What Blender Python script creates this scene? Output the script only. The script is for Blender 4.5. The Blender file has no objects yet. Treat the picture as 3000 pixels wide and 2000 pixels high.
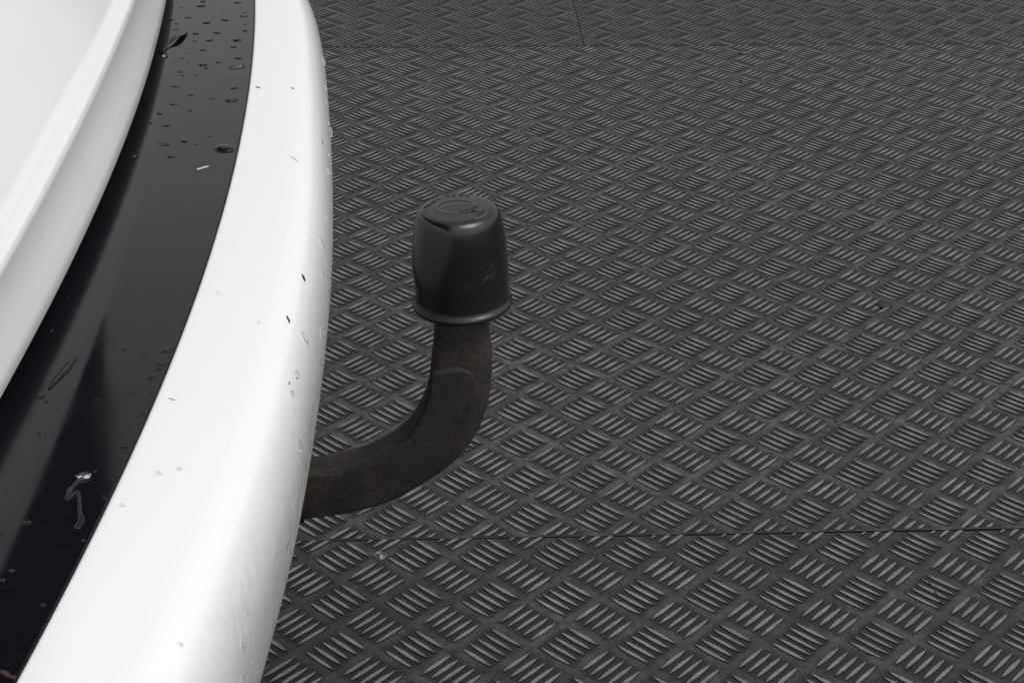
import bpy, bmesh, math, random
from mathutils import Vector, Matrix
from mathutils.bvhtree import BVHTree

scene = bpy.context.scene
col = scene.collection
rnd = random.Random(7)

# ------------------------------------------------------------------ camera
cam_data = bpy.data.cameras.new('camera')
cam = bpy.data.objects.new('camera', cam_data); col.objects.link(cam)
R_ = Vector((0.99896056, -0.04459418, 0.00944195))
U_ = Vector((0.01310681, 0.4794006, 0.87749831))
F_ = Vector((0.04365779, 0.87646245, -0.47948678))
cam.matrix_world = Matrix(((R_.x, U_.x, -F_.x, 0), (R_.y, U_.y, -F_.y, 0), (R_.z, U_.z, -F_.z, 0.91838), (0, 0, 0, 1)))
cam_data.sensor_width = 36; cam_data.lens = 59.64
cam_data.clip_start = 0.02; cam_data.clip_end = 200
scene.camera = cam

# ------------------------------------------------------------------ light
SUN_EL, SUN_AZ = 58.0, 130.0        # elevation, azimuth from +Y towards +X
world = bpy.data.worlds.new('World'); scene.world = world; world.use_nodes = True
wn = world.node_tree; wn.nodes.clear()
sky = wn.nodes.new('ShaderNodeTexSky'); sky.sky_type = 'NISHITA'; sky.sun_disc = False
sky.sun_elevation = math.radians(SUN_EL); sky.sun_rotation = math.radians(SUN_AZ)
sky.air_density = 1.0; sky.dust_density = 4.0
hs = wn.nodes.new('ShaderNodeHueSaturation'); hs.inputs['Saturation'].default_value = 0.06
bg = wn.nodes.new('ShaderNodeBackground'); bg.inputs['Strength'].default_value = 0.15
wo = wn.nodes.new('ShaderNodeOutputWorld')
wn.links.new(sky.outputs[0], hs.inputs['Color']); wn.links.new(hs.outputs[0], bg.inputs['Color'])
wn.links.new(bg.outputs[0], wo.inputs['Surface'])
sd = bpy.data.lights.new('sun', 'SUN'); sd.energy = 0.6; sd.angle = math.radians(40); sd.color = (1, 0.99, 0.98)
sun = bpy.data.objects.new('sun', sd); col.objects.link(sun)
el, az = math.radians(SUN_EL), math.radians(SUN_AZ)
sdir = Vector((math.sin(az) * math.cos(el), math.cos(az) * math.cos(el), math.sin(el)))
sun.rotation_euler = sdir.to_track_quat('Z', 'Y').to_euler()
scene.view_settings.view_transform = 'Standard'; scene.view_settings.look = 'None'
scene.view_settings.exposure = 0.16; scene.view_settings.gamma = 1.0
scene.view_settings.use_curve_mapping = False

# ------------------------------------------------------------------ helpers
def obj(name, bm, mats, parent=None, smooth=True, loc=None):
    me = bpy.data.meshes.new(name); bm.to_mesh(me); bm.free()
    for m in (mats if isinstance(mats, (list, tuple)) else [mats]): me.materials.append(m)
    if smooth:
        me.polygons.foreach_set('use_smooth', [True] * len(me.polygons))
    o = bpy.data.objects.new(name, me); col.objects.link(o)
    if loc is not None: o.location = loc
    if parent is not None: o.parent = parent
    return o
def tag(o, label, cat, group=None):
    o['label'] = label; o['category'] = cat
    if group: o['group'] = group
    return o
def struct(o, label=None):
    o['kind'] = 'structure'
    if label: o['label'] = label
    return o
def empty(name, loc=(0, 0, 0)):
    e = bpy.data.objects.new(name, None); col.objects.link(e); e.location = loc
    e.empty_display_size = 0.05
    return e

class N:
    """tiny node-graph helper"""
    def __init__(s, name):
        s.m = bpy.data.materials.new(name); s.m.use_nodes = True; s.t = s.m.node_tree
        s.b = s.t.nodes['Principled BSDF']
    def n(s, t, **k):
        x = s.t.nodes.new(t)
        for a, v in k.items(): setattr(x, a, v)
        return x
    def l(s, a, b): s.t.links.new(a, b)
    def math(s, op, a, b=None, c=None, clamp=False):
        x = s.n('ShaderNodeMath', operation=op); x.use_clamp = clamp
        for i, v in enumerate((a, b, c)):
            if v is None: continue
            if hasattr(v, 'links'): s.l(v, x.inputs[i])
            else: x.inputs[i].default_value = v
        return x.outputs[0]
    def coords(s, scale=(1, 1, 1), rot=(0, 0, 0)):
        c = s.n('ShaderNodeTexCoord'); m = s.n('ShaderNodeMapping')
        m.inputs['Scale'].default_value = scale; m.inputs['Rotation'].default_value = rot
        s.l(c.outputs['Object'], m.inputs[0]); return m.outputs[0]
    def noise(s, vec, scale, detail=4, rough=.55, dist=0):
        x = s.n('ShaderNodeTexNoise'); x.inputs['Scale'].default_value = scale
        x.inputs['Detail'].default_value = detail; x.inputs['Roughness'].default_value = rough
        x.inputs['Distortion'].default_value = dist
        s.l(vec, x.inputs['Vector']); return x.outputs['Fac']
    def ramp(s, fac, *stops):
        x = s.n('ShaderNodeValToRGB'); e = x.color_ramp.elements
        while len(e) < len(stops): e.new(0.5)
        for i, (p, c) in enumerate(stops):
            e[i].position = p; c = c if isinstance(c, tuple) else (c, c, c); e[i].color = (*c, 1)
        s.l(fac, x.inputs[0]); return x.outputs[0]
    def mix(s, fac, a, b, mode='MIX'):
        x = s.n('ShaderNodeMix', data_type='RGBA', blend_type=mode)
        for i, v in ((0, fac), (6, a), (7, b)):
            if hasattr(v, 'links'): s.l(v, x.inputs[i])
            elif i == 0: x.inputs[0].default_value = v
            else: x.inputs[i].default_value = (*(v if isinstance(v, tuple) else (v, v, v)), 1)
        return x.outputs[2]
    def bump(s, h, strength, dist=0.001):
        x = s.n('ShaderNodeBump'); x.inputs['Strength'].default_value = strength; x.inputs['Distance'].default_value = dist
        s.l(h, x.inputs['Height']); s.l(x.outputs[0], s.b.inputs['Normal'])
    def set(s, **k):
        for a, v in k.items():
            i = s.b.inputs[a.replace('_', ' ')]
            if hasattr(v, 'links'): s.l(v, i)
            elif isinstance(v, tuple): i.default_value = (*v, 1)
            else: i.default_value = v
        return s.m

# ------------------------------------------------------------------ materials
U = 0.066                                   # pitch of the tread pattern
def mat_plate(dark=1.0):
    k = N('tread_plate'); c = k.coords()
    # darker between the five bars of each square field, lighter lanes between the fields
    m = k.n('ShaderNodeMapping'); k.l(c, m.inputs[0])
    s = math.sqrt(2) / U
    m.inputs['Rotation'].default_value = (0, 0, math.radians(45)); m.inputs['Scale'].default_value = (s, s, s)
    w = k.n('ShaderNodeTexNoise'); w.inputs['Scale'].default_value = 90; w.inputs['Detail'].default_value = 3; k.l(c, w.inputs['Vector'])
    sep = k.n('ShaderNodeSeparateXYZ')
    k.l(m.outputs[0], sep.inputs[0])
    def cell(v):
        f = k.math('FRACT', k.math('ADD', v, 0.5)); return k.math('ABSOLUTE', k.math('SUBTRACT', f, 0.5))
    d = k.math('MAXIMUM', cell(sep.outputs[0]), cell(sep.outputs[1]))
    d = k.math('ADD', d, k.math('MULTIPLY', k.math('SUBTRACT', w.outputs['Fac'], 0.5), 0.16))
    field_mask = k.ramp(d, (0.36, 1.0), (0.455, 0.0))
    n1 = k.noise(c, 9, 5); n2 = k.noise(c, 230, 4, .65); n3 = k.noise(c, 45, 4)
    lane = k.ramp(n1, (0.3, 0.021 * dark), (0.7, 0.040 * dark))
    lane = k.mix(0.8, lane, k.ramp(n3, (0.35, 0.5), (0.66, 1.55)), 'MULTIPLY')
    lane = k.mix(0.7, lane, k.ramp(k.noise(c, 2.2, 3), (0.35, 0.55), (0.65, 1.35)), 'MULTIPLY')
    lane = k.mix(0.9, lane, k.ramp(k.noise(c, 140, 4, .65), (0.32, 0.55), (0.66, 1.4)), 'MULTIPLY')
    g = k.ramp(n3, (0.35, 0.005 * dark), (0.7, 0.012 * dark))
    colr = k.mix(field_mask, lane, g)
    k.bump(n2, 0.25, 0.0004)
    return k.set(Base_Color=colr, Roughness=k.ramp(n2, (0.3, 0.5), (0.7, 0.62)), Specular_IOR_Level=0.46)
def mat_bar(tone=1.0):
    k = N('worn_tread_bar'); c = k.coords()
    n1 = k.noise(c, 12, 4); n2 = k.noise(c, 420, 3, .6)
    b = k.ramp(n1, (0.3, 0.13 * tone), (0.7, 0.185 * tone))
    b = k.mix(0.85, b, k.ramp(n2, (0.27, 0.35), (0.42, 1.0), (0.75, 1.12)), 'MULTIPLY')
    b = k.mix(0.6, b, k.ramp(k.noise(c, 70, 4), (0.35, 0.7), (0.6, 1.1)), 'MULTIPLY')
    k.bump(n2, 0.3, 0.0003)
    return k.set(Base_Color=b, Roughness=0.65, Specular_IOR_Level=0.05)
def mat_bar_side():
    k = N('shaded_bar_flank'); return k.set(Base_Color=(0.012, 0.012, 0.012), Roughness=0.7, Specular_IOR_Level=0.2)  # flank colour is dark to paint in the shade on the bar sides
def mat_white():
    k = N('white_car_paint'); c = k.coords()
    g = k.n('ShaderNodeSeparateXYZ'); k.l(c, g.inputs[0])
    low = k.ramp(k.math('MULTIPLY', k.math('SUBTRACT', 0.523, g.outputs[2]), 25), (0.0, 0.0), (1.0, 1.0))
    st = k.noise(k.coords((260, 150, 60)), 1, 5, .65, 0.3)
    film = k.ramp(st, (0.42, 0.0), (0.56, 1.0))
    n = k.noise(c, 14, 4)
    film = k.math('MULTIPLY', k.math('MULTIPLY', film, low), k.ramp(n, (0.4, 0.25), (0.65, 1.0)))
    base = k.mix(film, (0.80, 0.80, 0.795), (0.60, 0.60, 0.59))
    spk = k.n('ShaderNodeTexVoronoi'); spk.inputs['Scale'].default_value = 95; k.l(c, spk.inputs['Vector'])
    dots = k.ramp(spk.outputs['Distance'], (0.035, 1.0), (0.06, 0.0))
    base = k.mix(k.math('MULTIPLY', dots, 0.22), base, (0.45, 0.44, 0.42))
    return k.set(Base_Color=base, Roughness=k.math('ADD', k.math('MULTIPLY', film, 0.3), 0.14), Coat_Weight=0.4, Coat_Roughness=0.05, Specular_IOR_Level=0.45)
def mat_tailgate():
    k = N('white_tailgate_paint'); c = k.coords()
    n = k.noise(c, 6, 3)
    k.bump(k.noise(c, 18, 2), 0.12, 0.004)
    return k.set(Base_Color=k.ramp(n, (0.3, 0.73), (0.7, 0.76)), Roughness=0.22, Coat_Weight=0.5, Coat_Roughness=0.04)
def mat_black_gloss():
    k = N('black_gloss_trim'); c = k.coords()
    sc = k.noise(k.coords((40, 900, 40), (0, 0, 0.5)), 1, 2)
    n = k.noise(c, 25, 5)
    k.bump(k.noise(c, 22, 2), 0.05, 0.002)
    r = k.ramp(n, (0.35, 0.06), (0.7, 0.12))
    b = k.mix(k.ramp(sc, (0.66, 0.0), (0.74, 0.5)), (0.004, 0.0045, 0.006), (0.016, 0.016, 0.018))
    return k.set(Base_Color=b, Roughness=r, Specular_IOR_Level=0.38)
def mat_rubber():
    k = N('black_rubber'); return k.set(Base_Color=(0.004, 0.004, 0.005), Roughness=0.85, Specular_IOR_Level=0.15)
def mat_cap():
    k = N('black_soft_plastic'); c = k.coords()
    n = k.noise(c, 60, 5); sc = k.noise(c, 320, 4, .7)
    vd = k.n('ShaderNodeVectorMath', operation='DISTANCE'); k.l(c, vd.inputs[0]); vd.inputs[1].default_value = (0.019, -0.0245, 0.031)
    patch = k.ramp(vd.outputs['Value'], (0.003, 1.0), (0.0105, 0.0))
    patch = k.math('MAXIMUM', patch, k.ramp(k.noise(c, 55, 2), (0.64, 0.0), (0.74, 0.6)))
    spk = k.math('MULTIPLY', k.ramp(sc, (0.50, 0.0), (0.62, 1.0)), patch)
    spk = k.math('MULTIPLY', spk, 1.0)
    b = k.mix(spk, k.ramp(n, (0.3, (0.0040, 0.0052, 0.0062)), (0.7, (0.0065, 0.0080, 0.0088))), (0.04, 0.04, 0.04))
    k.bump(sc, 0.18, 0.0006)
    return k.set(Base_Color=b, Roughness=k.ramp(n, (0.3, 0.12), (0.7, 0.24)), Specular_IOR_Level=0.6)
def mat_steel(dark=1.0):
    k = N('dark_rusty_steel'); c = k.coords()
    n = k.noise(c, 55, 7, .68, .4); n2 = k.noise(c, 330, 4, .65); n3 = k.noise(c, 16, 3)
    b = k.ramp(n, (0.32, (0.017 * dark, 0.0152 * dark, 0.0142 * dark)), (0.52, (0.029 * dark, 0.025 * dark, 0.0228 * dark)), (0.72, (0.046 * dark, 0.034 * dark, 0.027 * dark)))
    b = k.mix(0.9, b, k.ramp(n2, (0.3, 0.5), (0.7, 1.5)), 'MULTIPLY')
    k.bump(n2, 0.45, 0.0005)
    return k.set(Base_Color=b, Roughness=k.ramp(n3, (0.3, 0.48), (0.7, 0.66)), Specular_IOR_Level=0.4)
def mat_water():
    k = N('water'); return k.set(Base_Color=(1, 1, 1), Roughness=0.0, IOR=1.33, Transmission_Weight=1.0)
def mat_plain(name, colr, rough=0.7):
    k = N(name); n = k.noise(k.coords(), 500, 3)
    return k.set(Base_Color=k.ramp(n, (0.3, tuple(v * .7 for v in colr)), (0.7, tuple(v * 1.3 for v in colr))), Roughness=rough)
def mat_metal():
    k = N('galvanised_metal'); n = k.noise(k.coords(), 300, 3)
    return k.set(Base_Color=k.ramp(n, (0.3, 0.10), (0.7, 0.2)), Metallic=0.8, Roughness=0.38)
M_PLATE, M_PLATE_SHADED, M_BAR, M_FLANK = mat_plate(), mat_plate(0.8), mat_bar(), mat_bar_side()  # second plate copy is darkened to paint the car's shade onto the near sheet
M_WHITE, M_TG, M_BLACK, M_RUB = mat_white(), mat_tailgate(), mat_black_gloss(), mat_rubber()
M_CAP, M_STEEL, M_WATER, M_METAL = mat_cap(), mat_steel(0.9), mat_water(), mat_metal()
M_BAR_DULL = mat_bar(0.72)  # same bar colour, darker, for the far sheets
M_STEEL_SHADED = mat_steel(0.68)

# ------------------------------------------------------------------ floor: sheets of five-bar tread plate
def clip_poly(poly, lim):
    (x0, x1, y0, y1) = lim
    for ax, v, sgn in ((0, x0, 1), (0, x1, -1), (1, y0, 1), (1, y1, -1)):
        out = []
        for i in range(len(poly)):
            a, b = poly[i], poly[(i + 1) % len(poly)]
            da, db = (a[ax] - v) * sgn, (b[ax] - v) * sgn
            if da >= 0: out.append(a)
            if (da >= 0) != (db >= 0):
                t = da / (da - db); out.append((a[0] + (b[0] - a[0]) * t, a[1] + (b[1] - a[1]) * t))
        poly = out
        if len(poly) < 3: return []
    return poly
def lens(hl, hw, n=7):
    pts = []
    for i in range(n):
        t = -1 + 2 * i / (n - 1); pts.append((t * hl, -hw * max(0.0, 1 - t * t) ** 0.85 - 0.0001))
    for i in range(n):
        t = 1 - 2 * i / (n - 1); pts.append((t * hl, hw * max(0.0, 1 - t * t) ** 0.85 + 0.0001))
    return pts
def sheet(name, origin, lim, rot=0.0, ystretch=1.0, plate=None, label=None, h=0.0010, bar=None):
    """origin = world position of the centre of one '/' field; lim = extent of the sheet relative to it."""
    bm = bmesh.new(); x0, x1, y0, y1 = lim; th = 0.003
    # plate: sheet top with a slightly rounded-over edge and a real thickness
    e = 0.0006
    def ring(i, z): return [bm.verts.new(p) for p in ((x0 + i, y0 + i, z), (x1 - i, y0 + i, z), (x1 - i, y1 - i, z), (x0 + i, y1 - i, z))]
    a, b, c_ = ring(e, 0), ring(0, -e), ring(0, -th)
    bm.faces.new(a)
    for p, q_ in ((b, a), (c_, b)):
        for i in range(4): bm.faces.new((p[i], p[(i + 1) % 4], q_[(i + 1) % 4], q_[i]))
    bm.faces.new(c_[::-1])
    hl, hw, sp = 0.255 * U, 0.0265 * U, 0.1365 * U
    gr = 0.0006
    L_top, L_base = lens(hl, hw), lens(hl + gr * 1.6, hw + gr)
    lim_in = (x0 + 0.0006, x1 - 0.0006, y0 + 0.0006, y1 - 0.0006)
    r2 = random.Random(int(origin[0] * 1000) % 997)
    i0, i1 = int(x0 / U) * 2 - 3, int(x1 / U) * 2 + 3
    j0, j1 = int(y0 / (U * ystretch)) * 2 - 3, int(y1 / (U * ystretch)) * 2 + 3
    for i in range(i0, i1 + 1):
        for j in range(j0, j1 + 1):
            if (i + j) % 2: continue
            kind = i % 2                       # 0: bars rise to the right, 1: bars fall to the right
            cx, cy = i * U / 2, j * U / 2 * ystretch
            if not (x0 - U < cx < x1 + U and y0 - U < cy < y1 + U): continue
            ang = math.radians(45 if kind == 0 else -45)
            ca, sa = math.cos(ang), math.sin(ang)
            for b_ in range(-2, 3):
                ox, oy = -sa * sp * b_, ca * sp * b_
                jl = 1 + r2.uniform(-.03, .03); jw = 1 + r2.uniform(-.10, .08); js = r2.uniform(-.0004, .0004)
                def tr(P): return [(cx + ox + ca * (px * jl + js) - sa * py * jw, cy + oy + sa * (px * jl + js) + ca * py * jw) for px, py in P]
                T, B = tr(L_top), tr(L_base)
                xs = [p[0] for p in B]; ys_ = [p[1] for p in B]
                inside = min(xs) > lim_in[0] and max(xs) < lim_in[1] and min(ys_) > lim_in[2] and max(ys_) < lim_in[3]
                if not inside:
                    T = clip_poly(T, lim_in)
                    if not T: continue
                    B = T
                tv = [bm.verts.new((p[0], p[1], h)) for p in T]; bv = [bm.verts.new((p[0], p[1], -0.0003)) for p in B]
                n = len(tv)
                f = bm.faces.new(tv); f.material_index = 1
                for q in range(n):
                    f = bm.faces.new((bv[q], bv[(q + 1) % n], tv[(q + 1) % n], tv[q])); f.material_index = 2
    o = obj(name, bm, [plate or M_PLATE, bar or M_BAR, M_FLANK], smooth=False, loc=origin)
    o.rotation_euler.z = rot
    return struct(o, label)
CX, CY = 0.050940, 1.692068                 # sheet lattice to world
def w(u, v): return (u * U + CX, v * U + CY)
SEAM_N, SEAM_F, SEAM_V = -5.955, 15.19, 3.005
XL, XR, YN, YF = -14.0, 24.0, -21.0, 34.0
def make(name, u, v, us, vs, ue, ve, **k):
    ox, oy = w(u, v)
    return sheet(name, (ox, oy, 0), ((us - u) * U, (ue - u) * U, (vs - v) * U, (ve - v) * U), **k)
g = 0.013; gf = 0.036; gv = 0.006
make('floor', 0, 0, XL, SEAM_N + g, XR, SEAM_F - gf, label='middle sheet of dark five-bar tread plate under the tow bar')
make('floor', 0.367, -6.888, XL, YN, XR, SEAM_N - g - 0.01, rot=-0.0030, ystretch=1.008, plate=M_PLATE_SHADED, label='near sheet of dark tread plate with a screw in it')
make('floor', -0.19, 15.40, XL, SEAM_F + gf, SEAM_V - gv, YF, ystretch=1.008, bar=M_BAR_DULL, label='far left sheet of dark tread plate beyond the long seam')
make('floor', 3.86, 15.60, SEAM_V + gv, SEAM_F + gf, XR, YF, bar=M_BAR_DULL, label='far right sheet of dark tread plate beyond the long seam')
bm = bmesh.new(); bmesh.ops.create_grid(bm, x_segments=1, y_segments=1, size=15)
o = struct(obj('ground', bm, mat_plain('dark_ground', (0.03, 0.03, 0.03), 0.8), smooth=False, loc=(0, 0, -0.0072)), 'dark ground beneath the tread plate sheets')
# ------------------------------------------------------------------ car rear corner

YS = [0.3, 0.375, 0.45, 0.525, 0.6, 0.675, 0.75, 0.825, 0.9, 0.975, 1.05, 1.125, 1.2, 1.275, 1.35, 1.425, 1.5, 1.575, 1.65, 1.725, 1.8]
X_R1 = [-0.1768, -0.1635, -0.1514, -0.141, -0.1326, -0.1262, -0.1217, -0.1191, -0.1182, -0.119, -0.1213, -0.1251, -0.1303, -0.1369, -0.1448, -0.154, -0.1646, -0.1766, -0.1898, -0.2045, -0.2205]
X_R2 = [-0.225, -0.2148, -0.2059, -0.1984, -0.1922, -0.1874, -0.1839, -0.1819, -0.1813, -0.1821, -0.1843, -0.188, -0.193, -0.1994, -0.2072, -0.2163, -0.2268, -0.2386, -0.2518, -0.2663, -0.2822]
X_R3 = [-0.2205, -0.212, -0.2048, -0.199, -0.1946, -0.1915, -0.1895, -0.1886, -0.1885, -0.1894, -0.1913, -0.1943, -0.1986, -0.2042, -0.2112, -0.2195, -0.2292, -0.2403, -0.2527, -0.2664, -0.2815]
X_R4 = [-0.23, -0.2215, -0.2143, -0.2085, -0.2041, -0.201, -0.2005, -0.2001, -0.1994, -0.1989, -0.2008, -0.2038, -0.2081, -0.2137, -0.2207, -0.229, -0.2387, -0.2498, -0.2622, -0.2759, -0.291]
X_S = [-0.112, -0.1008, -0.09, -0.0799, -0.071, -0.0649, -0.0619, -0.0606, -0.0613, -0.0644, -0.0687, -0.074, -0.0802, -0.0887, -0.1018, -0.111, -0.1216, -0.1336, -0.1468, -0.1615, -0.1775]
SILL_DROPS = [(-0.1729, 1.2512, 2.46), (-0.1466, 1.2486, 3.0), (-0.1735, 1.2401, 3.79), (-0.1636, 1.24, 0.81), (-0.1946, 1.239, 0.81), (-0.1876, 1.2372, 1.35), (-0.1897, 1.2281, 0.81), (-0.1567, 1.2304, 1.08), (-0.1802, 1.2307, 0.65), (-0.1394, 1.2232, 1.34), (-0.1397, 1.2153, 3.2), (-0.1794, 1.2128, 2.39), (-0.191, 1.2072, 1.85), (-0.1523, 1.2063, 2.65), (-0.1864, 1.1984, 1.31), (-0.165, 1.2004, 3.16), (-0.152, 1.1906, 0.79), (-0.1363, 1.196, 1.58), (-0.1851, 1.1842, 1.82), (-0.135, 1.1811, 2.08), (-0.1695, 1.1758, 2.59), (-0.1547, 1.1769, 2.85), (-0.1687, 1.1592, 1.79), (-0.158, 1.1606, 2.82), (-0.1387, 1.1609, 3.33), (-0.1464, 1.1585, 0.61), (-0.1398, 1.1462, 2.54), (-0.1309, 1.143, 0.76), (-0.1608, 1.1404, 2.78), (-0.1297, 1.1347, 0.75), (-0.1705, 1.1342, 1.0), (-0.1726, 1.1231, 1.74), (-0.1342, 1.1224, 2.49), (-0.1769, 1.1139, 0.99), (-0.1671, 1.1117, 0.99), (-0.1472, 1.1146, 1.98), (-0.157, 1.1095, 2.71), (-0.1541, 1.103, 1.96), (-0.134, 1.1044, 5.9), (-0.1702, 1.0961, 1.95), (-0.1683, 1.0883, 1.46), (-0.1587, 1.0887, 1.46), (-0.1751, 1.0854, 0.73), (-0.1853, 1.0892, 1.21), (-0.1698, 1.0674, 2.39), (-0.1314, 1.0637, 2.14), (-0.1296, 1.0714, 0.96), (-0.1581, 1.0515, 1.89), (-0.1438, 1.0446, 1.64), (-0.1309, 1.0417, 3.98), (-0.1671, 1.0345, 2.56), (-0.1581, 1.038, 0.93), (-0.131, 1.0286, 0.7), (-0.1737, 1.0182, 2.29), (-0.1556, 1.0234, 1.61), (-0.1471, 1.0129, 0.46), (-0.1766, 1.0018, 1.58), (-0.1663, 0.9971, 2.25), (-0.1788, 0.9812, 1.56), (-0.1384, 0.9796, 1.56), (-0.1642, 0.9668, 3.52), (-0.1522, 0.9712, 2.21), (-0.1452, 0.9664, 1.32), (-0.1571, 0.9472, 2.81), (-0.127, 0.959, 5.47), (-0.1798, 0.9488, 3.03), (-0.1859, 0.7662, 1.46), (-0.1868, 0.7294, 1.57), (-0.1326, 0.7533, 0.9), (-0.1755, 0.6622, 1.3), (-0.1789, 0.6665, 2.45), (-0.129, 0.695, 1.69), (-0.1294, 0.6907, 1.35), (-0.128, 0.7076, 2.06), (-0.1313, 0.6829, 2.0), (-0.1724, 0.6353, 2.2), (-0.1335, 0.6399, 1.27), (-0.1305, 0.65, 1.45), (-0.1325, 0.6482, 1.12), (-0.1348, 0.6232, 1.56), (-0.1522, 0.5909, 1.34), (-0.1368, 0.584, 1.19), (-0.1648, 0.5673, 1.74), (-0.1353, 0.6154, 1.23)]
BUMPER_DROPS = [(-0.0644, 0.864, 0.5098, 1.02, 2.44), (-0.0626, 0.836, 0.5038, 0.6, 1.39), (-0.0613, 0.792, 0.4919, 1.07, 2.68), (-0.0668, 0.748, 0.5124, 1.16, 2.72), (-0.062, 0.856, 0.5006, 0.41, 1.01), (-0.0626, 0.8, 0.5027, 0.58, 0.77), (-0.0627, 0.756, 0.4984, 0.66, 0.74), (-0.0682, 0.712, 0.5133, 0.77, 1.39), (-0.0691, 0.692, 0.5133, 1.16, 1.36), (-0.0654, 0.676, 0.4945, 1.19, 2.54), (-0.0619, 0.824, 0.5006, 0.39, 0.79), (-0.0632, 0.78, 0.5038, 0.38, 0.6), (-0.0873, 0.736, 0.5277, 0.71, 0.43), (-0.1097, 0.764, 0.5292, 0.73, 0.91), (-0.0628, 0.744, 0.4958, 0.36, 0.55), (-0.0652, 0.672, 0.4893, 0.34, 1.69), (-0.0668, 0.652, 0.4773, 1.0, 1.67), (-0.0711, 0.6, 0.4865, 0.69, 1.87), (-0.0788, 0.536, 0.4906, 1.15, 2.59), (-0.0795, 0.532, 0.4758, 1.1, 1.3), (-0.0777, 0.548, 0.4958, 0.47, 0.64), (-0.0955, 0.496, 0.5224, 0.64, 0.8), (-0.1282, 0.576, 0.5296, 0.76, 0.76), (-0.1174, 0.6, 0.529, 0.91, 0.61), (-0.1089, 0.604, 0.5285, 0.73, 0.55), (-0.0765, 0.556, 0.4758, 0.36, 1.79), (-0.0697, 0.616, 0.4906, 0.38, 0.95), (-0.0691, 0.624, 0.4773, 0.45, 1.29), (-0.081, 1.192, 0.5016, 1.17, 2.66), (-0.0713, 1.088, 0.488, 1.09, 2.97), (-0.0667, 0.984, 0.5027, 0.91, 1.81), (-0.068, 1.012, 0.5016, 0.56, 1.02), (-0.0764, 1.132, 0.5027, 0.51, 2.03), (-0.0715, 1.068, 0.5016, 0.48, 1.45), (-0.0641, 0.908, 0.5059, 0.51, 1.02), (-0.0745, 1.104, 0.5038, 0.4, 1.49), (-0.0681, 0.952, 0.5124, 0.35, 0.7)]
def at(tab, y):
    i = (y - YS[0]) / 0.075
    if i < 0: return tab[0] + (tab[0] - tab[1]) * (-i) * 1.0 - 0.10 * (i * 0.075) ** 2 * 6
    k = min(max(int(i), 0), len(tab) - 2); t = i - k
    p0, p1, p2, p3 = tab[max(k - 1, 0)], tab[k], tab[k + 1], tab[min(k + 2, len(tab) - 1)]
    if i > len(tab) - 1: return tab[-1] + (tab[-1] - tab[-2]) * (i - len(tab) + 1)
    return .5 * (2 * p1 + (-p0 + p2) * t + (2 * p0 - 5 * p1 + 4 * p2 - p3) * t * t + (-p0 + 3 * p1 - 3 * p2 + p3) * t ** 3)
def loft(sections, closed=True, caps=True):
    bm = bmesh.new(); rows = [[bm.verts.new(p) for p in s] for s in sections]
    n = len(rows[0])
    for a, b in zip(rows, rows[1:]):
        for i in range(n if closed else n - 1):
            bm.faces.new((a[i], b[i], b[(i + 1) % n], a[(i + 1) % n]))
    if caps: bm.faces.new(rows[0]); bm.faces.new(rows[-1][::-1])
    bmesh.ops.recalc_face_normals(bm, faces=bm.faces)
    return bm
YY = [0.10 + 0.0125 * i for i in range(int((1.85 - 0.10) / 0.0125) + 1)]
PROF = [(-.022, .5275), (-.019, .5268), (-.016, .5255), (-.0132, .5238), (-.0105, .5215), (-.008, .5188), (-.006, .5155), (-.0043, .512), (-.003, .508), (-.0018, .504), (-.001, .499), (-.0003, .494), (0, .488), (-.0001, .481), (-.0005, .475), (-.0011, .468), (-.002, .46), (-.0033, .45), (-.005, .44), (-.0073, .43), (-.010, .42), (-.0135, .408), (-.018, .395), (-.030, .37), (-.05, .35), (-.09, .34)]
car = empty('car', (-0.5, 1.0, 0))
tag(car, 'rear end of a wet white car with black sill trim and tow bar', 'car')
def carpart(name, bm, mats, smooth=True, parent=None):
    o = obj(name, bm, mats, smooth=smooth)
    o.parent = parent or car
    if parent is None: o.matrix_parent_inverse = Matrix.Translation(-Vector(car.location))
    return o
# bumper shell
secs = []
for y in YY:
    r, s = at(X_R1, y), at(X_S, y)
    P = [(r - 0.35, .524), (r - 0.006, .524), (r + 0.0002, .5245), (r + 0.0002, .5286), (r + 0.0007, .5297), (r + 0.0018, .5301)]
    for t in (.02, .08, .3, .6, .85): P.append((r + .0018 + (s - .022 - r - .0018) * t, .5301 - .0026 * t ** 1.6))
    P += [(s + a, z) for a, z in PROF]
    P += [(r - 0.2, .335), (r - 0.35, .335)]
    secs.append([(x, y, z) for x, z in P])
bump_bm = loft(secs)
bvh = BVHTree.FromBMesh(bump_bm)
bumper = carpart('bumper', bump_bm, M_WHITE)
bumper['label'] = 'white bumper with rounded shoulder, spotted with water and dirt film'
# glossy black sill trim set into the top of the bumper
secs = []
for y in YY:
    r, e_ = at(X_R1, y), at(X_R2, y)
    P = [(r - 0.0004, .5255), (r - 0.0004, .5280), (r - 0.0006, .5284), (r - 0.0009, .5285), (r - .0013, .5285), (r - .0020, .5285)]
    P += [(r - 0.0010 + (e_ - 0.075 - r) * t, .5285) for t in (.05, .15, .3, .45, .6, .8, .98, 1)] + [(e_ - 0.076, .5255)]
    secs.append([(x, y, z) for x, z in P])
sill = carpart('sill_trim', loft(secs), M_BLACK)
# rubber seal in the gap under the tailgate
secs = []
for y in YY:
    e_ = at(X_R2, y)
    c0 = (e_ - 0.020, .5335); rr = .0049
    secs.append([(c0[0] + rr * math.cos(a), y, c0[1] + rr * math.sin(a)) for a in [i * math.pi / 6 for i in range(12)]])
carpart('rubber_seal', loft(secs), M_RUB)
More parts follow.
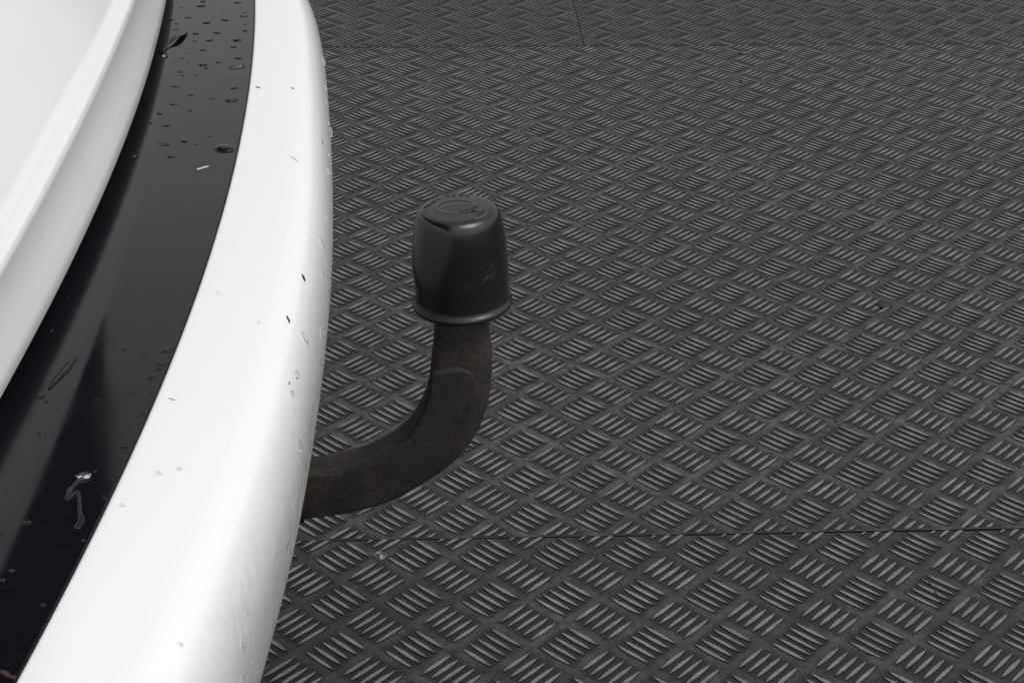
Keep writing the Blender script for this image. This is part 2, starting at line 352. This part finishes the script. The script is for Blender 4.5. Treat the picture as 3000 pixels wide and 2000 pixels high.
# tailgate: panel, ledge, lip and the turned-in lower edge
secs = []
for y in YY:
    a, b, c_ = at(X_R2, y), at(X_R3, y), at(X_R4, y)
    P = [(c_ - .17, .538), (a - .016, .5385), (a - .010, .5390), (a - .004, .5398), (a - .0012, .5410), (a, .5430)]
    # lip: hollow face between the lower edge and the crease
    for t, o_ in ((.15, -.0002), (.35, -.0012), (.55, -.0018), (.75, -.0015), (.9, -.0006)):
        P.append((a + (b - a) * t + o_, .543 + .044 * t))
    P += [(b + .0002, .5872), (b - .0007, .5886), (b - .0022, .5896)]
    P += [(b + (c_ - b) * .6, .5910), (c_ + .0012, .5922), (c_ - .0002, .5934), (c_ - .0012, .5950)]
    for t in (.03, .1, .2, .35, .5, .7, .85, 1):
        P.append((c_ - .0012 - .165 * t + .010 * math.sin(math.pi * t), .5950 + .205 * t + 0.02 * t * t))
    P += [(c_ - .185, .837), (c_ - .205, .837), (c_ - .22, .80)]
    secs.append([(x, y, z) for x, z in P])
carpart('tailgate', loft(secs), M_TG)

# upper body added out of view: dark panel and white edges shape the sill's reflection
def upper(y0, y1, name, mat, out):
    secs = []
    for i in range(int(round((y1 - y0) / .025)) + 1):
        y = y0 + .025 * i; c_ = -.353 - .25 * max(0, y - 1.45) ** 2 + out
        secs.append([(c_ - .02, y, .840), (c_, y, .841), (c_ - .008, y, 1.0), (c_ - .018, y, 1.2), (c_ - .03, y, 1.50), (c_ - .06, y, 1.90), (c_ - .10, y, 1.96), (c_ - .30, y, 1.98), (c_ - .30, y, .840)])
    return carpart(name, loft(secs), mat)
upper(.20, 1.80, 'unseen_dark_panel', M_RUB, 0)
upper(.10, .20, 'unseen_white_edge', M_TG, .004); upper(1.80, 1.85, 'unseen_white_edge', M_TG, .004)

# tow bar: forged flat neck, outline in the x-z plane, real depth in y
INN = [(-.0020, .430), (-.0023, .3858), (-.0042, .3632), (-.0071, .3396), (-.0119, .3265), (-.0194, .3133), (-.0313, .3022), (-.044, .2945), (-.0557, .2895), (-.0717, .2853), (-.0888, .2824), (-.13, .277), (-.19, .274), (-.26, .273)]
OUT = [(.0338, .430), (.0341, .3866), (.0363, .3684), (.0363, .3485), (.0339, .3268), (.0270, .3035), (.0142, .2820), (-.0021, .266), (-.0196, .2538), (-.0368, .2449), (-.0587, .2378), (-.0921, .2324), (-.19, .225), (-.26, .224)]
def resample(P, n):
    # catmull-rom through the points
    out = []
    m = len(P) - 1
    for i in range(n):
        f = m * i / (n - 1); k = min(int(f), m - 1); t = f - k
        g_ = lambda j: P[min(max(j, 0), m)]
        out.append(tuple(.5 * (2 * g_(k)[c] + (-g_(k - 1)[c] + g_(k + 1)[c]) * t + (2 * g_(k - 1)[c] - 5 * g_(k)[c] + 4 * g_(k + 1)[c] - g_(k + 2)[c]) * t * t + (-g_(k - 1)[c] + 3 * g_(k)[c] - 3 * g_(k + 1)[c] + g_(k + 2)[c]) * t ** 3) for c in (0, 1)))
    return out
A, B = resample(INN, 66), resample(OUT, 66)
def trim(P, sgn):
    # the near lower and the far upper edge of a thick bar bound it as seen; keep its real height
    out = []
    for i, p in enumerate(P):
        q0, q1 = P[max(i - 1, 0)], P[min(i + 1, len(P) - 1)]
        h = abs(q1[0] - q0[0]) / math.hypot(q1[0] - q0[0], q1[1] - q0[1])
        out.append((p[0], p[1] + sgn * h))
    return out
A, B = trim(A, -.0055), trim(B, .0060)
def neck_section(a, b, hd, inset=0.0):
    a, b = Vector((a[0], 0, a[1])), Vector((b[0], 0, b[1]))
    mid, half = (a + b) / 2, (b - a) / 2
    pts = []
    n = 24
    for i in range(n):
        th = 2 * math.pi * i / n
        c, s = math.cos(th), math.sin(th)
        e = 0.52
        u = math.copysign(abs(c) ** e, c); v_ = math.copysign(abs(s) ** e, s)
        p = mid + half * u; p.y = 1.0 + hd * v_
        pts.append(p)
    return pts
neck = loft([neck_section(a, b, .0155) for a, b in zip(A, B)])
tow = carpart('tow_bar', neck, M_STEEL)
tow['label'] = 'rusty dark steel swan-neck bar curving out from under the bumper'
# thin web on the neck's near face, darkened for the shade of its recess
secs = []
for i in range(11, 66):
    a, b = Vector((A[i][0], 0, A[i][1])), Vector((B[i][0], 0, B[i][1]))
    k = min(1.0, ((i - 11) / 4.0)); k = math.sqrt(max(0.02, 1 - (1 - k) ** 2))
    lo, hi = -.97, -.2 + (.72 + .36 * min(1, max(0, i - 22) / 20)) * k
    mid, half = (a + b) / 2, (b - a) / 2
    s = []
    for u, d in ((lo, .0145), (lo + .05, .0154), (lo + .15, .0158), ((lo + hi) / 2, .0159), (hi - .15, .0158), (hi - .05, .0155), (hi, .0145)):
        p = mid + half * u; p.y = 1.0 - d; s.append(p)
    secs.append(s)
web = carpart('web', loft(secs), M_STEEL_SHADED, parent=tow)
# tow ball under the cap
bm = bmesh.new(); bmesh.ops.create_uvsphere(bm, u_segments=32, v_segments=20, radius=.025)
bmesh.ops.translate(bm, verts=bm.verts, vec=(.0160, 1.0, .436))
carpart('tow_ball', bm, M_METAL, parent=tow)
# dark collar where the neck leaves the bumper
secs = [[(x, 1.0 + .019 * math.copysign(abs(math.sin(t)) ** .6, math.sin(t)), .2600 + (x + .1) * -.05 + .0265 * math.copysign(abs(math.cos(t)) ** .6, math.cos(t))) for t in [i * math.pi / 10 for i in range(20)]] for x in (-.14, -.098, -.0955)]
carpart('socket_collar', loft(secs), M_RUB, parent=tow)

# ------------------------------------------------------------------ tow ball cap
capE = empty('tow_ball_cap', (.0166, 1.0, .4005))
tag(capE, 'scuffed black plastic cap pushed over the ball of the tow bar', 'tow ball cap')
capE.rotation_euler = (0, math.radians(-2.6), 0)
CAP = [(.0300, .0005), (.0322, 0.0), (.0331, .0008), (.0334, .0021), (.0331, .0034), (.0322, .0044), (.0314, .0056), (.0311, .008), (.0312, .013), (.0313, .018), (.0314, .024), (.0313, .030), (.0311, .036), (.0308, .042), (.0303, .048), (.0296, .0535), (.0288, .058), (.0281, .0615), (.0274, .0642), (.0264, .0664), (.0250, .0680), (.0232, .0689), (.0205, .0692)]
def lathe(prof, n=96, wob=None):
    bm = bmesh.new(); rows = []
    for r, z in prof:
        rows.append([bm.verts.new(((r + (wob(i / n * 2 * math.pi, z) if wob else 0)) * math.cos(2 * math.pi * i / n), (r + (wob(i / n * 2 * math.pi, z) if wob else 0)) * math.sin(2 * math.pi * i / n), z)) for i in range(n)])
    for a, b in zip(rows, rows[1:]):
        for i in range(n): bm.faces.new((a[i], a[(i + 1) % n], b[(i + 1) % n], b[i]))
    return bm, rows
def wob(t, z):
    # the cap is dented on its left side low down and bellies out on the right
    d = -0.0008 * math.exp(-((t - math.pi) / .5) ** 2) * math.exp(-((z - .014) / .006) ** 2)
    d += 0.0005 * math.exp(-((t - math.pi) / .9) ** 2) * math.exp(-((z - .032) / .014) ** 2)
    d += 0.00025 * math.sin(3 * t + 1) * (z > .004)
    return d
CAP_IN = [(.0290, .012), (.0292, .0035), (.0300, .0005)]
# 
bm, rows = lathe(CAP_IN[:2] + CAP, wob=wob)
# top face with bite marks: concentric grid displaced by dents
dents = [(.0075, -.0055, .0013, .0016), (.0100, -.0035, .0012, .0013), (.0050, -.0068, .0012, .0013), (.0120, -.0015, .0011, .0010), (.0085, -.0090, .0010, .0011), (.0030, -.0078, .0010, .0009), (.0175, -.0135, .0032, .0022), (.0148, -.0170, .0022, .0016), (.0112, -.0062, .0013, -.0011), (.0068, -.0082, .0011, -.0008)]
last = rows[-1]
for k in range(1, 40):
    r = .0205 * (1 - k / 40)
    ring = []
    for i in range(96):
        t = 2 * math.pi * i / 96; x, y = r * math.cos(t), r * math.sin(t)
        z = .0692 + .0004 * (1 - (r / .0205) ** 2)
        # oval raised badge ring
        q_ = math.hypot((x + .001) / .0120, (y - .001) / .0108)
        z += .00030 * math.exp(-((q_ - 1) / .06) ** 2) - (.00012 if q_ < .95 else 0)
        for dx, dy, s, a in dents: z -= a * math.exp(-(((x - dx) ** 2 + (y - dy) ** 2) / s ** 2))
        ring.append(bm.verts.new((x, y, z)))
    for i in range(96): bm.faces.new((last[i], last[(i + 1) % 96], ring[(i + 1) % 96], ring[i]))
    last = ring
bm.faces.new(last)
body = obj('cap_body', bm, M_CAP, capE)
# worn raised strokes on the top, no longer readable
bm = bmesh.new()
def stroke(x, y, ang, ln, wd=.00045, z=.0693):
    m = Matrix.Translation((x, y, z)) @ Matrix.Rotation(ang, 4, 'Z')
    r = bmesh.ops.create_cube(bm, size=1)
    for v in r['verts']:
        v.co = m @ Vector((v.co.x * ln, v.co.y * wd, v.co.z * .0008 if v.co.z < 0 else v.co.z * .0004 + .0001))
for x, y, a_, l_ in [(-.0205, .0040, .9, .0030), (-.0190, .0062, .2, .0026), (-.0172, .0085, .9, .0032), (-.0150, .0100, .1, .0026), (-.0145, .0130, .8, .0030), (-.0120, .0150, .5, .0030), (-.0060, .0190, .3, .0030), (-.0020, .0195, -.3, .0030), (.0030, .0192, -.2, .0028), (.0070, .0180, -.6, .0030), (-.0070, .0010, .5, .0030), (-.0045, .0020, .5, .0032), (-.0010, .0030, .4, .0036), (.0020, .0010, .4, .0034), (-.0030, -.0030, .2, .0030), (.0010, -.0022, .5, .0030), (.0055, .0042, -.4, .0026)]:
    stroke(x, y, a_, l_)
emb = obj('embossing', bm, M_CAP, capE, smooth=False)

# ------------------------------------------------------------------ screw in the near sheet
bm, rows = lathe([(.0062, -.0003), (.0062, .0006), (.0057, .0011), (.0050, .0010), (.0046, .0005), (.0036, .0004), (.0032, .0008), (.0026, .0016), (.0014, .0019), (.0008, .0012), (.0005, -.0002)], 40)
bm.faces.new(rows[-1])
tag(obj('screw', bm, M_METAL, loc=(-.0553, 1.2735, .0001)), 'small round metal screw head with a hollow centre in the near tread plate', 'screw')

# ------------------------------------------------------------------ grit on the floor
M_GRIT = mat_plain('black_grit', (0.006, 0.006, 0.006), 0.6)
def crumb(rx, ry, rz, seed):
    r = random.Random(seed); bm = bmesh.new(); bmesh.ops.create_icosphere(bm, subdivisions=2, radius=1)
    for v in bm.verts:
        k = 1 + r.uniform(-.3, .25); v.co = Vector((v.co.x * rx * k, v.co.y * ry * k, max(-.2, v.co.z) * rz * k))
    return bm
GRIT = [(0.207, 1.628, .0022), (0.867, 2.758, .005), (0.48, 2.515, .004), (0.603, 1.727, .004), (0.439, 1.54, .0028), (0.413, 1.495, .0022), (0.34, 1.451, .0022), (0.05, 2.647, .004), (0.141, 2.317, .0026), (0.648, 2.24, .003), (.098, 1.402, .0018), (.72, 2.66, .0038), (.36, 1.98, .002), (.15, 1.15, .0016), (.52, 1.36, .0018)]
for i, (x, y, s) in enumerate(GRIT):
    o = obj('grit_crumb', crumb(s, s * .6, s * .35, i), M_GRIT, smooth=False, loc=(x, y, .0012)); o.rotation_euler.z = rnd.uniform(-.8, .8)
    tag(o, 'tiny black crumb of grit lying on the tread plate floor', 'grit', 'grit crumbs on the floor')
o = obj('chip', crumb(.0085, .0026, .0016, 77), mat_plain('pale_chip', (.12, .12, .12)), loc=(.509, 2.651, .0018))
tag(o, 'curved pale-backed chip, largest bit lying just this side of the far seam', 'debris')
o = obj('chip', crumb(.009, .007, .0008, 78), M_GRIT, loc=(.526, 1.754, .0014))
tag(o, 'flat black smear of debris lying across the bars right of the tow bar', 'debris')
def ribbon(path, wdt, thick=.0006, ns=8):
    """solid flattened strand through a list of (point, normal)"""
    secs = []
    n = len(path)
    for i, (p, nn) in enumerate(path):
        p = Vector(p); nn = Vector(nn)
        d = (Vector(path[min(i + 1, n - 1)][0]) - Vector(path[max(i - 1, 0)][0])).normalized()
        sd_ = d.cross(nn).normalized()
        if isinstance(wdt, (list, tuple)):
            f_ = i / (n - 1) * (len(wdt) - 1); k_ = min(int(f_), len(wdt) - 2); wd = wdt[k_] + (wdt[k_ + 1] - wdt[k_]) * (f_ - k_)
        else: wd = wdt
        secs.append([p + sd_ * wd * math.cos(t) + nn * (thick * max(-.15, math.sin(t))) for t in [k * 2 * math.pi / ns for k in range(ns)]])
    return loft(secs)
Z = Vector((0, 0, 1))
M_SCR = mat_plain('dark_fibre', (.012, .012, .012))
hair = [((.437 + .0012 * i, 1.225 - .010 * i + .002 * math.sin(i), .0016), Z) for i in range(5)]
tag(obj('fibre', ribbon(hair, .0004, .0003), M_SCR), 'short black hair-like fibre lying just beyond the near seam at right', 'fibre')
hair = [((.335 + .011 * i, 1.640 - .004 * i - .0012 * i * i, .0016), Z) for i in range(7)]
tag(obj('fibre', ribbon(hair, .0004, .0003), M_SCR), 'long thin dark fibre curving over the bars right of the cap', 'fibre')

# ------------------------------------------------------------------ things on the car
SILL_Z = .5286
def drop_bm(a, b, h, seed, n=14):
    r = random.Random(seed); ph = [r.uniform(0, 6.28) for _ in range(3)]
    bm = bmesh.new(); rows = []
    for k, (rr, zz) in enumerate(((1.0, -.02), (.99, .14), (.93, .38), (.80, .64), (.58, .85), (.30, .96))):
        rows.append([bm.verts.new((a * rr * (1 + .12 * math.sin(2 * t + ph[0]) + .07 * math.sin(3 * t + ph[1])) * math.cos(t), b * rr * (1 + .10 * math.sin(2 * t + ph[2]) + .07 * math.sin(3 * t + ph[1])) * math.sin(t), h * zz)) for t in [2 * math.pi * i / n for i in range(n)]])
    for p, q_ in zip(rows, rows[1:]):
        for i in range(n): bm.faces.new((p[i], p[(i + 1) % n], q_[(i + 1) % n], q_[i]))
    top = bm.verts.new((0, 0, h))
    for i in range(n): bm.faces.new((rows[-1][i], rows[-1][(i + 1) % n], top))
    bm.faces.new(rows[0][::-1])
    return bm
big = {38: 'long flat water bead near the far outer edge of the black sill', 49: 'wide water bead against the white edge of the black sill, well beyond the largest drop',
       64: 'largest round water drop on the black sill beside the white edge', 60: 'round drop on the black sill, nearly level with the largest and left of it',
       65: 'water drop touching the dark gap under the tailgate, left of the largest drop', 70: 'round water blob at the foot of the slanting water streak',
       79: 'faint round water blob alone on the near left of the sill', 84: 'isolated glinting water drop low on the left of the black sill'}
for i, (x, y, r) in enumerate(SILL_DROPS):
    far = y > .93
    r *= .001; a = r * rnd.uniform(.9, 1.1); b = a * (rnd.uniform(.55, 1.0) if far else rnd.uniform(.8, 1.1))
    h = min(.0015, a * rnd.uniform(.22, .38))
    if i == 38: b = a * .28
    if i == 64: b, h = a * 1.15, .0020
    o = obj('water_drop', drop_bm(a, b, h, i), M_WATER, loc=(x, y, SILL_Z - .0001)); o.rotation_euler.z = rnd.uniform(-.35, .35)
    if i in big: tag(o, big[i], 'water drop')
    elif far: tag(o, 'small flat water drop on the far half of the black sill', 'water drop', 'drops on the far half of the sill')
    elif x > -.142: tag(o, 'small glinting water drop on the near sill along the white edge', 'water drop', 'drops along the near sill edge')
    else: tag(o, 'small water drop on the near half of the black sill', 'water drop', 'drops on the near half of the sill')
def plane_path(pts, z=SILL_Z, sub=6):
    P = resample(pts, (len(pts) - 1) * sub + 1); return [((x, y, z), Z) for x, y in P]
st = plane_path([(-.1688, .7030), (-.1712, .6965), (-.1722, .6901), (-.1745, .6820), (-.1764, .6736)])
tag(obj('water_streak', ribbon(st, [.0002 + .0019 * math.sin(math.pi * (i + .4) / (len(st) - .2)) ** .6 for i in range(len(st))], .0008, 24), M_WATER), 'slanting straight streak of water on the near left of the black sill', 'water streak')
st = plane_path([(-0.1478, 0.6), (-0.1497, 0.5968), (-0.1518, 0.5904), (-0.1519, 0.5829), (-0.1485, 0.5886), (-0.1449, 0.5733), (-0.1434, 0.5682), (-0.1444, 0.5622)])
tag(obj('water_streak', ribbon(st, [(.0007 + .0003 * math.sin(i * .35) ** 2 + .0007 * min(1, max(0, i - 30) / 6)) * math.sin(math.pi * min(.5, (i + .3) / 6, (len(st) - .7 - i) / 4)) ** .5 for i in range(len(st))], .0007, 24), M_WATER), 's-shaped rivulet of water on the near end of the black sill', 'water streak')
o = obj('water_drop', drop_bm(.0034, .0019, .0016, 301), M_WATER, loc=(-.1480, .5995, SILL_Z + .0006)); o.rotation_euler.z = .4
tag(o, 'bright bead of water at the head of the s-shaped rivulet', 'water drop')
for i, (x, y, z, wd, hg) in enumerate(BUMPER_DROPS):
    loc, nrm, _, _ = bvh.find_nearest(Vector((x, y, z)))
    a, b = wd * .001, max(hg, wd) * .001
    h = min(.0014, a * .8 + .0002)
    o = obj('water_drop', drop_bm(a * 1.4, b * 1.3, h * 1.3, 400 + i, 12), M_WATER)
    zax = nrm.normalized(); yax = (Z - zax * zax.z)
    yax = (yax if yax.length > .25 else Vector((0, 1, 0)) - zax * zax.y).normalized(); xax = yax.cross(zax)
    o.matrix_world = Matrix.Translation(loc - zax * .00008) @ Matrix((xax, yax, zax)).transposed().to_4x4()
    if z > .524: tag(o, 'faint water drop on the flat white top of the bumper', 'water drop', 'drops on the bumper top')
    elif y > .9: tag(o, 'water bead on the far shoulder of the white bumper', 'water drop', 'beads on the far bumper shoulder')
    elif y > .66: tag(o, 'teardrop of water on the bumper face level with the tow bar', 'water drop', 'drops on the middle of the bumper face')
    else: tag(o, 'water drop on the near lower face of the white bumper', 'water drop', 'drops on the near bumper face')
for i in range(90):
    y = rnd.uniform(.50, 1.27); z = rnd.choice((.505, .495, .485, .475, .465, .455)) + rnd.uniform(-.005, .005) - max(0, .8 - y) * .05
    loc, nrm, _, _ = bvh.find_nearest(Vector((at(X_S, y) + .005, y, z)))
    a = .001 * rnd.choice((.25, .3, .35, .45, .6))
    o = obj('water_drop', drop_bm(a, a * rnd.uniform(1.0, 2.2), a * .6, 700 + i, 8), M_WATER)
    zax = nrm.normalized(); yax = (Z - zax * zax.z).normalized(); xax = yax.cross(zax)
    o.matrix_world = Matrix.Translation(loc - zax * .00005) @ Matrix((xax, yax, zax)).transposed().to_4x4()
    tag(o, 'pinhead speck of water among the spray down the outer face of the bumper', 'water drop', 'spray specks down the bumper face')
for i in range(16):
    t = rnd.random(); y = .50 + .22 * t; x = at(X_R1, y) - rnd.choice((.003, .006, .012, .025, .035)) + rnd.uniform(-.001, .001)
    a = .001 * rnd.uniform(.4, 1.3)
    o = obj('water_drop', drop_bm(a, a * rnd.uniform(.8, 1.1), a * .5, 900 + i), M_WATER, loc=(x, y, SILL_Z - .0001))
    tag(o, *(('small glinting water drop on the near sill along the white edge', 'water drop', 'drops along the near sill edge') if x > at(X_R1, y) - .009 else ('small water drop on the near half of the black sill', 'water drop', 'drops on the near half of the sill')))
# seed husks and flecks
M_HUSK = mat_plain('brown_husk', (.035, .016, .011), .6); M_PALE = mat_plain('pale_seed', (.42, .42, .40), .6); M_FLECK = mat_plain('grey_fleck', (.10, .10, .09), .7)
def stuck(name, p, ln, wd, dirv, mat, label, cat, group=None, thick=.0006):
    loc, nrm, _, _ = bvh.find_nearest(Vector(p)); nrm.normalize()
    d = Vector(dirv); d = (d - nrm * d.dot(nrm)).normalized()
    pts = [(loc + d * ln * (t - .5) + nrm * .00012 + nrm.cross(d) * (.08 * ln * math.sin(t * 3)), nrm) for t in [i / 8 for i in range(9)]]
    tag(obj(name, ribbon(pts, [wd * math.sin(math.pi * (i + .6) / 9.2) for i in range(9)], thick), mat), label, cat, group)
stuck('seed_husk', (-0.0702, 0.80, 0.5201), .0052, .0009, (.35, -1, -.3), M_HUSK, 'dark brown seed husk stuck on the bumper shoulder, the farther of the two', 'seed husk')
stuck('seed_husk', (-0.0744, 0.748, 0.5229), .0050, .0006, (.4, -1, -.3), M_HUSK, 'thin brown seed husk stuck on the bumper shoulder, the nearer of the two', 'seed husk')
stuck('fleck', (-0.068, 0.708, 0.5124), .0016, .0003, (.1, -1, 0), M_HUSK, 'tiny dark fleck on the bumper shoulder, in front of the brown husks', 'fleck', 'tiny dark flecks on the bumper')
stuck('fleck', (-0.0706, 0.696, 0.5166), .0016, .0003, (.3, -1, 0), M_HUSK, 'tiny dark fleck on the bumper shoulder, in front of the brown husks', 'fleck', 'tiny dark flecks on the bumper')
stuck('scratch_fibre', (-0.1194, 0.66, 0.5295), .0040, .0002, (1, -.6, 0), M_FLECK, 'faint grey fibre on the bumper top beside the near sill edge', 'fibre', None, .0002)
stuck('fleck', (-0.1156, 1.06, 0.5295), .0034, .0004, (1, -.5, 0), M_FLECK, 'small grey fleck on the far bumper top near the sill', 'fleck')
stuck('fleck', (-0.0932, 1.064, 0.5276), .0022, .0003, (1, -.6, 0), M_FLECK, 'small grey fleck in the middle of the far bumper top', 'fleck')
stuck('scratch_fibre', (-0.0714, 1.004, 0.5142), .0085, .0003, (.15, -1, 0), M_FLECK, 'thin dark upright fibre on the far bumper shoulder', 'fibre', None, .0003)
stuck('scratch_fibre', (-0.0842, 0.944, 0.5273), .0080, .0002, (.8, -1, 0), M_FLECK, 'faint slanting hair on the far bumper top', 'fibre', None, .0002)
stuck('scratch_fibre', (-0.0700, 0.632, 0.47), .0120, .00025, (.2, -1, .25), M_FLECK, 'thin curved hair on the dirty bumper face below the tow bar', 'fibre', None, .0002)
P = [(-0.1397, 0.9269), (-0.1380, .9278), (-.1355, .9300), (-0.1334, 0.9311)]
tag(obj('seed', ribbon(plane_path(P), .0007, .0007), M_PALE), 'pale slender seed lying on the black sill', 'seed')
# torn leaf scrap with its stem in the gap
M_LEAF = mat_plain('wet_leaf', (.012, .013, .012), .25)
lf = empty('leaf_scrap', (-.1845, 1.13, SILL_Z)); tag(lf, 'dark wet leaf scrap standing out of the gap onto the far sill', 'leaf scrap')
def lpath(pts3): return [((x - lf.location.x, y - lf.location.y, z - lf.location.z), Z) for x, y, z in pts3]
b3 = [(-.1770, 1.178, .5290), (-.1785, 1.171, .5300), (-.1805, 1.164, .5312), (-.1825, 1.157, .5312), (-.1842, 1.151, .5300)]
obj('blade', ribbon(lpath(b3), [.0016, .0026, .0027, .0021, .0010], .0004), M_LEAF, lf)
b3 = [(-.1842, 1.151, .5300), (-.1868, 1.144, .5295), (-.1872, 1.137, .5292), (-.1853, 1.129, .5290), (-.1905, 1.137, .5291)]
obj('stem', ribbon(lpath(b3), [.0009, .0008, .0008, .0010, .0005], .0006), M_LEAF, lf)
o = obj('water_drop', drop_bm(.0019, .0019, .0016, 333), M_WATER, loc=(-.1848, 1.1275, SILL_Z)); tag(o, 'bright water drop at the foot of the leaf scrap', 'water drop')
# brown crumb at the near end of the sill
P = [(-0.155, 0.4756), (-.1530, .4742), (-.1515, .4728), (-0.1491, 0.4719)]
tag(obj('husk_flake', ribbon(plane_path(P), [.0010, .0013, .0008, .0011], .0008), M_HUSK), 'curled brown husk flake at the very near end of the black sill', 'husk flake')
